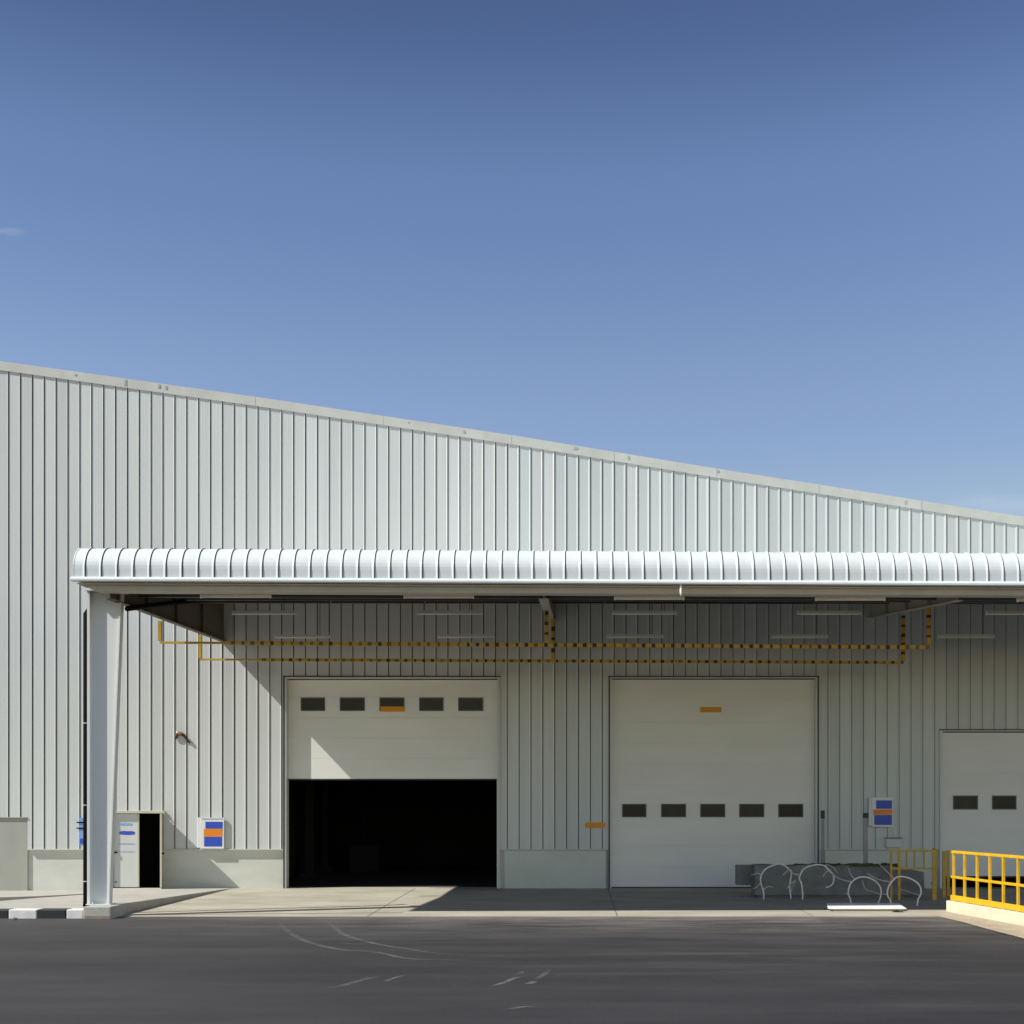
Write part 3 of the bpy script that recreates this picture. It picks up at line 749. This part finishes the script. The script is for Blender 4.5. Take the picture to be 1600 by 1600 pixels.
sign(1362.5, 1395.5, 1246, 1292, -.12, [(1369, 1393.5, 1250.5, 1263.8, 'signblue', 'blue_field'), (1364.5, 1394, 1264.8, 1273, 'signorange', 'orange_band'), (1366, 1393.5, 1273.4, 1289, 'signblue', 'blue_field')],
     'shaded white sign with blue and orange fields, beside the grey post', .075)
def orange(x0, x1, y0, y1, y, label, rnd=False):
    b = MB(); X0, X1, Z0, Z1 = wx(x0, y), wx(x1, y), wz(y1, y), wz(y0, y)
    if rnd:
        zc = (Z0 + Z1) / 2; r = (Z1 - Z0) / 2; pts = []
        for i in range(9): a = math.pi / 2 + math.pi * i / 8; pts.append((X0 + r + r * math.cos(a), zc + r * math.sin(a)))
        for i in range(9): a = -math.pi / 2 + math.pi * i / 8; pts.append((X1 - r + r * math.cos(a), zc + r * math.sin(a)))
        b.face([(a, y - .02, z) for a, z in pts]); n = len(pts)
        for i in range(n): (a, z), (c, w_) = pts[i], pts[(i + 1) % n]; b.face([(a, y - .02, z), (c, y - .02, w_), (c, y, w_), (a, y, z)])
        b.face([(a, y, z) for a, z in pts[::-1]])
    else:
        b.box(X0, X1, y - .03, y - .002, Z0, Z1)
        b.hexa([(X0 + .02, y - .045, Z0 + .02), (X1 - .02, y - .045, Z0 + .02), (X1 - .02, y - .03, Z0 + .02), (X0 + .02, y - .03, Z0 + .02),
                (X0 + .02, y - .034, Z1 - .02), (X1 - .02, y - .034, Z1 - .02), (X1 - .02, y - .03, Z1 - .02), (X0 + .02, y - .03, Z1 - .02)])
    tag(b.build('warning_strip', M['orange'], loc='auto', bevel=0 if rnd else .004), label, 'warning strip', 'orange warning strips')
orange(595, 632, 1104, 1112, .18, 'orange strip across the middle window of the half open door')
orange(1094, 1127, 1105, 1113, .12, 'orange strip high on the fully closed sectional door')
orange(914, 946, 1285, 1293.5, -.024, 'rounded orange strip low on the ribbed wall between the two big doors', True)

# rusty hook on the wall
r = MB()
r.tube([(wx(275), -.03, wz(1152)), (wx(278), -.05, wz(1147)), (wx(283), -.055, wz(1145.5)), (wx(288), -.055, wz(1149)), (wx(293), -.045, wz(1156)), (wx(297), -.035, wz(1161))], .045, 8, 0, .022)
r.tube([(wx(280), -.06, wz(1147)), (wx(285), -.075, wz(1147)), (wx(290), -.07, wz(1150.5))], .045, 8)
r.box(wx(274), wx(276.5), -.05, -.0225, wz(1155), wz(1148)); r.box(wx(276.6), wx(279.5), -.07, -.05, wz(1147), wz(1143.5), 1)  # small pale block at the left end, put in as a white glint
tag(r.build('wall_hook', [M['rust'], M['clamp']], loc='auto', smooth=True), 'small rusty brown hook bracket on the sunlit ribbed wall above the personnel door', 'bracket')
# meter box near the sign
t = thing('meter_box', (wx(1395), -.05, wz(1324)), 'pale flat meter box on the wall below the shaded sign', 'meter box')
b = MB(); b.box(wx(1384), wx(1407), -.09, -.024, wz(1324), wz(1311)); b.build('case', M['clad'], t, bevel=.006)
b = MB(); b.box(wx(1382.5), wx(1408.5), -.13, -.024, wz(1310), wz(1308)); b.build('hood', M['frame'], t)
b = MB(); b.tube([(wx(1396), -.05, wz(1308)), (wx(1396), -.05, wz(1294))], .012, 6); b.build('conduit', M['clad'], t)

# ------------------------------------------------------------------ bicycle hoops, block, posts
yb0 = -3.2
t = thing('concrete_block', (wx(1310, yb0), yb0 + .4, az(yb0)), 'long low weathered concrete block with mossy top behind the pale hoops', 'block')
b = MB(); X0, X1, Z1 = wx(1180, yb0), wx(1444, yb0), wz(1352.5, yb0)
n = 14; random.seed(3)
for i in range(n):
    a = X0 + (X1 - X0) * i / n; c = X0 + (X1 - X0) * (i + 1) / n
    za = Z1 + .015 * math.sin(i * 1.7) - (.05 * max(0, i - 11)); zb2 = Z1 + .015 * math.sin((i + 1) * 1.7) - (.05 * max(0, i - 10))
    b.hexa([(a, yb0 - .04, .12), (c, yb0 - .04, .12), (c, yb0 + .8, .12), (a, yb0 + .8, .12), (a, yb0 + .03, za), (c, yb0 + .03, zb2), (c, yb0 + .8, zb2), (a, yb0 + .8, za)])
b.box(X0 + .1, X1 - .1, yb0 + .06, yb0 + .7, .0, .12)
b.box(wx(1151, yb0 + .5), X0 - .004, yb0 + .35, yb0 + .8, wz(1383, yb0 + .35), Z1 - .01)
b.build('body', M['block'], t)
b = MB()
for i in range(46):
    a = random.uniform(X0 + 1.0, X1 - .55); yy = yb0 + random.uniform(.05, .35); h = random.uniform(.02, .06); w_ = random.uniform(.05, .16)
    b.hexa([(a - w_, yy - .05, Z1 - .03), (a + w_, yy - .05, Z1 - .03), (a + w_, yy + .06, Z1 - .03), (a - w_, yy + .06, Z1 - .03),
            (a - w_ * .5, yy - .03, Z1 + h), (a + w_ * .5, yy - .03, Z1 + h), (a + w_ * .5, yy + .03, Z1 + h), (a - w_ * .5, yy + .03, Z1 + h)])
b.build('moss', M['moss'], t)
def post(px, ptop, pbot, y, w_, label, cap):
    X = wx(px, y)
    t = thing('steel_post', (X, y, wz(pbot, y)), label, 'post', 'grey posts behind the concrete block')
    b = MB(); b.box(X - w_, X + w_ * .3, y - .035, y + .035, az(y), wz(ptop, y)); b.box(X + w_ * .3 + .001, X + w_, y - .02, y + .06, az(y), wz(ptop, y) - .01, 1)
    b.build('shaft', [M['post'], M['frame']], t, bevel=.004)
    b = MB(); b.box(X - w_ * 1.1, X + w_ * 1.1, y - .045, y + .065, wz(ptop, y) - (.12 if cap else .2), wz(ptop, y) + .012); b.build('cap', M['jamb'], t)
post(1285.5, 1267, 1352, -.9, .042, 'grey post in front of the right edge of the closed door', False)
post(1352.5, 1271, 1352, -1.6, .055, 'grey post standing left of the shaded sign', True)

def hoop(y, main, side, label, m='hoop', r=.019):
    P = [(wx(a, y), y + o, wz(b, y)) for a, b, o in main]
    P[0] = (P[0][0], P[0][1], az(y)); P[-1] = (P[-1][0], P[-1][1], az(y) if main[-1][1] > 1395 else P[-1][2])
    t = thing('bike_hoop', (P[0][0], y, az(y)), label, 'bike rack', 'bent bike hoops before the concrete block')
    b = MB(); b.tube(smooth_path(P), r, 7); b.build('hoop', M[m], t, smooth=True)
    for s in side:
        S = [(wx(a, y), y + o, wz(c, y)) for a, c, o in s]
        q = MB(); q.tube(smooth_path(S), r * .85, 6, 0, r * .5); q.build('branch_rod', M['hoopgrey'], t, smooth=True)
    return t
hoop(-5.35, [(1330, 1414, 0), (1328.5, 1405, 0), (1325.5, 1397, 0), (1327, 1385, 0), (1333, 1376, 0), (1344, 1370.5, 0), (1357, 1371.5, 0), (1369, 1378, 0), (1376, 1388, 0), (1376, 1400, 0), (1371, 1416, 0)],
     [[(1331, 1378, 0), (1318, 1375, .1), (1308, 1370, .2), (1302, 1365, .3), (1295, 1357, .5)], [(1376, 1397.5, 0), (1366, 1394, .2), (1357, 1390, .35), (1355, 1377, .5)], [(1336, 1374, 0), (1331, 1366, .15), (1330, 1357, .3)], [(1327, 1398, 0), (1321, 1396, -.05)]],
     'pale rounded bike hoop left of the outermost one, behind the white slab')
hoop(-5.7, [(1393, 1416, 0), (1391, 1407, 0), (1386.5, 1398, 0), (1388, 1386, 0), (1394, 1377, 0), (1403, 1370, 0), (1417, 1371, 0), (1430, 1377, 0), (1438, 1386, 0), (1438.5, 1397, 0), (1434.5, 1405, 0), (1433, 1424, 0)],
     [[(1392, 1378, 0), (1380, 1376, .15), (1370, 1372, .3), (1361, 1366, .4)], [(1437, 1399, 0), (1426, 1395, .3), (1412, 1391, .5)], [(1396, 1372, 0), (1389, 1361, .3), (1382, 1352, .5)], [(1386.5, 1398, 0), (1378, 1397.5, .1)]],
     'outermost pale rounded bike hoop, the one farthest right')
hoop(-3.85, [(1193, 1405, 0), (1193, 1394, 0), (1189, 1380, 0), (1189, 1369, 0), (1195, 1359, 0), (1206, 1353, 0), (1217, 1350, 0), (1227, 1353, .05), (1233, 1358, .1), (1238, 1365, .15), (1236, 1385, .2), (1238, 1406, .2)],
     [[(1238, 1364, .15), (1244, 1366, .2), (1250, 1366, .2)], [(1193, 1390, 0), (1202, 1386, .2), (1212, 1388, .3)], [(1189, 1367, 0), (1183, 1364, -.1), (1173, 1367, -.1)], [(1189, 1377, 0), (1183, 1384, -.15), (1175, 1388, -.2)], [(1234, 1357, .1), (1229, 1362, 0), (1222, 1367, -.1)]],
     'leftmost pale bike hoop with crooked side rods')
hoop(-3.95, [(1254, 1408, 0), (1254, 1394, 0), (1252, 1380, 0), (1249, 1372, 0), (1254, 1360, 0), (1263, 1354, 0), (1277, 1351, 0), (1288, 1353, 0), (1296, 1360, 0), (1302, 1368, 0), (1302, 1378, 0), (1298, 1384, 0), (1290, 1387, 0)],
     [[(1243, 1377, 0), (1239, 1386, .1), (1238, 1394, .1)], [(1288, 1353, 0), (1296, 1352, .2), (1306, 1357, .3), (1312, 1364, .3)], [(1249, 1368, 0), (1240, 1365, .05), (1236, 1358, .1)], [(1243, 1376, 0), (1234, 1381, -.1), (1228, 1388, -.15)], [(1296, 1360, 0), (1289, 1363, -.1), (1284, 1369, -.15)]],
     'second pale bike hoop from the left, with one broken hanging end')
# white slab on the ground
g0 = ground(1299, 1425); g1 = ground(1415, 1425)
b = MB(); y = g0.y
b.hexa([(wx(1298, y), y, .05), (wx(1414, y), y, .05), (wx(1416, y), y + .5, .05), (wx(1300, y), y + .5, .05),
        (wx(1293, y), y - .03, .075), (wx(1417, y), y - .03, .075), (wx(1412, y), y + .45, .165), (wx(1297, y), y + .45, .165)], 0)
b.box(wx(1303, y), wx(1411, y), y + .01, y + .45, .0, .049, 1)
tag(b.build('kerb_slab', [M['board'], M['boardedge']], loc='auto', bevel=.012), 'white slab lying on the ground in front of the bike hoops', 'slab')

# ------------------------------------------------------------------ ramp wall and yellow railings on the right
p0 = ground(1478, 1425); p1 = ground(1600, 1448)
dv = (p1 - p0); dv.z = 0; dl = dv.length; dn = dv / dl; sn = Vector((-dn.y, dn.x, 0))   # sn points right-away
if sn.x < 0: sn = -sn
p2 = p0 + dn * 9.5
wt = .24; hz = .255
b = MB(); q0, q1 = p0 + sn * wt, p2 + sn * wt
b.hexa([(p0.x, p0.y, -.05), (p2.x, p2.y, -.05), (q1.x, q1.y, -.05), (q0.x, q0.y, -.05), (p0.x, p0.y, hz), (p2.x, p2.y, hz), (q1.x, q1.y, hz), (q0.x, q0.y, hz)])
tag(b.build('ramp_wall', M['cream'], loc='auto', bevel=.02), 'low cream wall carrying the bright yellow railing at the right edge', 'wall')
def along(d, off=.11): return p0 + dn * d + sn * off
t = thing('yellow_railing', tuple(along(0) + Vector((0, 0, hz))), 'bright sunlit yellow railing on the low cream wall at right', 'railing', 'yellow railings')
rz0, rz1, rz2 = hz + .07, .78, 1.33
L = 9.3
def rail(z, w_, h_, nm):
    a, c = along(.05), along(L); a.z = c.z = z
    m = MB(); m.bar(a, c, w_, h_, 0); m.build(nm, M['railyellow'], t, bevel=.006)
rail(rz0, .06, .115, 'bottom_rail'); rail(rz1, .045, .055, 'middle_rail'); rail(rz2, .06, .06, 'top_rail')
# post spacing from the photo: positions along the wall where sight lines cross it
def hit(px):
    k = (px - CX) / F; base = along(0)
    # solve base.x + d*dn.x = k*(D0+base.y+d*dn.y)
    return (k * (D0 + base.y) - base.x) / (dn.x - k * dn.y)
ds = [hit(p) for p in (1490.5, 1507.5, 1527, 1547, 1568, 1591)]
step = (ds[-1] - ds[1]) / 4
while ds[-1] + step < L: ds.append(ds[-1] + step)
for d in ds:
    a = along(d); m = MB()
    m.bar((a.x, a.y, hz - .02), (a.x, a.y, rz2 - .031), .055, .055); m.build('post', M['railyellow'], t, bevel=.006)
yr = -4.0
t = thing('yellow_railing', (wx(1425, yr), yr, az(yr)), 'shaded yellow railing beyond the concrete block, near the low door', 'railing', 'yellow railings')
zt_, zm_, zb_ = wz(1329.5, yr), wz(1357, yr), wz(1384, yr)
def sr(a, c, w_, h_, nm): m = MB(); m.bar(a, c, w_, h_); m.build(nm, M['yellow'], t)
yr2 = yr + 1.3
sr((wx(1391, yr), yr, zt_), (wx(1463, yr), yr, zt_), .05, .055, 'top_rail'); sr((wx(1391, yr), yr, zm_), (wx(1463, yr), yr, zm_), .04, .045, 'middle_rail')
sr((wx(1463, yr), yr + .03, zt_), (wx(1481, yr), yr2, zt_), .05, .055, 'top_rail'); sr((wx(1461, yr), yr + .03, zb_), (wx(1479, yr), yr2, zb_), .05, .06, 'bottom_rail')
for px, w_, zb3 in ((1392.5, .05, az(yr)), (1405, .06, az(yr)), (1417, .03, zm_), (1429, .03, zm_), (1444, .03, zm_), (1460, .10, az(yr))):
    X = wx(px, yr); sr((X, yr + .01, zb3), (X, yr + .01, zt_ - .028), w_, .045, 'post')
for px, yy in ((1475, yr + .75), (1481.5, yr2)):
    X = wx(px, yy); sr((X, yy, az(yy)), (X, yy, zt_ - .028), .075, .05, 'post')

# ------------------------------------------------------------------ weeds and a stone
def weed(px, py, w_, h_, n, label):
    g = ground(px, py, .0); b = MB()
    for i in range(n):
        a = random.uniform(0, 6.28); l = random.uniform(.4, 1) * h_ * 1.2; lean = random.uniform(.3, 1.1)
        base = Vector((g.x + random.uniform(-w_, w_), g.y + random.uniform(-.06, .06), .0))
        d = Vector((math.cos(a) * lean, math.sin(a) * lean, 1)).normalized(); s = Vector((-math.sin(a), math.cos(a), 0)) * .012
        mid = base + d * l * .6; tip = base + d * l + Vector((0, 0, -.2 * l * lean))
        b.face([base - s * .4, base + s * .4, mid + s, mid - s]); b.face([mid - s, mid + s, tip])
    tag(b.build('weed', M['weed'], loc='auto'), label, 'weed', 'weeds at the pavement edge')
weed(1403, 1426.5, .10, .09, 70, 'low green weed at the right end of the white slab')
weed(1496, 1426.5, .09, .10, 70, 'small green weed at the foot of the low cream wall')
g = ground(22.5, 1437.5); b = MB(); bm = bmesh.new(); bmesh.ops.create_icosphere(bm, subdivisions=2, radius=.045)
for v in bm.verts: b.v.append((g.x + v.co.x * 1.3 * random.uniform(.85, 1.1), g.y + v.co.y, .022 + v.co.z * .8 * random.uniform(.85, 1.1)))
for f in bm.faces: b.f.append(tuple(v.index for v in f.verts)); b.m.append(0)
bm.free(); tag(b.build('stone', M['block'], loc='auto', smooth=True), 'small dark stone lying against the white kerb section', 'stone')

# ------------------------------------------------------------------ light, sky, camera
tosun = Vector((-.95, -.34, 1.0)).normalized()
elev = math.asin(tosun.z)
sl_ = bpy.data.lights.new('sun', 'SUN'); sl_.energy = 4.6; sl_.angle = math.radians(.5); sl_.color = (1, .97, .885)
so = bpy.data.objects.new('sun', sl_); COL.objects.link(so); so.location = (-30, -30, 40)
so.rotation_euler = (-tosun).to_track_quat('-Z', 'Y').to_euler()
w = bpy.data.worlds.new('World'); SC.world = w; w.use_nodes = True
nt = w.node_tree; bg = nt.nodes['Background']
sky = N(nt, 'ShaderNodeTexSky'); sky.sky_type = 'NISHITA'; sky.sun_disc = False
sky.sun_elevation = elev; sky.sun_rotation = math.atan2(-tosun.x, tosun.y) % (2 * math.pi)
sky.altitude = 0; sky.air_density = 1.0; sky.dust_density = .3; sky.ozone_density = 4.0
# thin cloud wisps
L_ = nt.links.new
tc = N(nt, 'ShaderNodeTexCoord'); sepv = N(nt, 'ShaderNodeSeparateXYZ'); L_(tc.outputs['Generated'], sepv.inputs[0])
def mth(op, a, b=None):
    n = N(nt, 'ShaderNodeMath', operation=op)
    for i, v in enumerate((a, b)):
        if v is None: continue
        if isinstance(v, (int, float)): n.inputs[i].default_value = v
        else: L_(v, n.inputs[i])
    return n.outputs[0]
yy = mth('MAXIMUM', sepv.outputs['Y'], .05)
u = mth('DIVIDE', sepv.outputs['X'], yy); v = mth('DIVIDE', sepv.outputs['Z'], yy)
cmb = N(nt, 'ShaderNodeCombineXYZ'); L_(mth('MULTIPLY', u, 18), cmb.inputs[0]); L_(mth('MULTIPLY', v, 80), cmb.inputs[1])
nz = N(nt, 'ShaderNodeTexNoise'); nz.inputs['Scale'].default_value = 1.0; nz.inputs['Detail'].default_value = 7; L_(cmb.outputs[0], nz.inputs['Vector'])
mr = N(nt, 'ShaderNodeMapRange'); mr.inputs[1].default_value = .42; mr.inputs[2].default_value = .72; L_(nz.outputs['Fac'], mr.inputs[0])
def ell(u0, v0, ru, rv):
    a = mth('POWER', mth('DIVIDE', mth('SUBTRACT', u, u0), ru), 2.0); b = mth('POWER', mth('DIVIDE', mth('SUBTRACT', v, v0), rv), 2.0)
    return mth('MAXIMUM', mth('SUBTRACT', 1.0, mth('ADD', a, b)), 0.0)
msk = mth('ADD', mth('MULTIPLY', ell((12 - CX) / F, (HY - 363) / F, .016, .004), .32), mth('MULTIPLY', ell((1640 - CX) / F, (HY - 785) / F, .10, .014), .2))
fac = mth('MULTIPLY', msk, mr.outputs[0])
# unseen horizon glow added to warm and brighten shaded walls; upper sky deeper blue
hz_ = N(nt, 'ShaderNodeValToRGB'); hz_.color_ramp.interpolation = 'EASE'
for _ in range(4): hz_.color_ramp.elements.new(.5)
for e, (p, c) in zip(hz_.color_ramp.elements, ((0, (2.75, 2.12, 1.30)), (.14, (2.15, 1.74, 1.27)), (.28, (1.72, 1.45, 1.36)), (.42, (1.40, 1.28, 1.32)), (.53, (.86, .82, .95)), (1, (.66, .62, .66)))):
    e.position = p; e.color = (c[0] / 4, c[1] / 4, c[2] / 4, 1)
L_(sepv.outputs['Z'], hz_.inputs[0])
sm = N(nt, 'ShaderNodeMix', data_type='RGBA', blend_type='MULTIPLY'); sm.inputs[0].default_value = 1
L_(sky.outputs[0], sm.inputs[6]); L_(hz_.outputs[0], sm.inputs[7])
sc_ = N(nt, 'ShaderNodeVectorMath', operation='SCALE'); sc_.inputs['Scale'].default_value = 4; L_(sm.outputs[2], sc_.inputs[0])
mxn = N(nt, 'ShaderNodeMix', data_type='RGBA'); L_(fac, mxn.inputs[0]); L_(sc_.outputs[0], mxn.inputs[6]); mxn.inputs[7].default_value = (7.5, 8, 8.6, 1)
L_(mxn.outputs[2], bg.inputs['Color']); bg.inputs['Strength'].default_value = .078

cam = bpy.data.cameras.new('camera'); co_ = bpy.data.objects.new('camera', cam); COL.objects.link(co_)
co_.location = (0, -D0, EYE); co_.rotation_euler = (math.pi / 2, 0, 0)
cam.sensor_width = 36; cam.lens = F / 1600 * 36; cam.shift_x = (800 - CX) / 1600; cam.shift_y = (HY - 800) / 1600
cam.clip_start = .1; cam.clip_end = 2000
SC.camera = co_
vs = SC.view_settings; vs.view_transform = 'Standard'; vs.look = 'None'; vs.exposure = 0.35; vs.gamma = 1
SC.display_settings.display_device = 'sRGB'
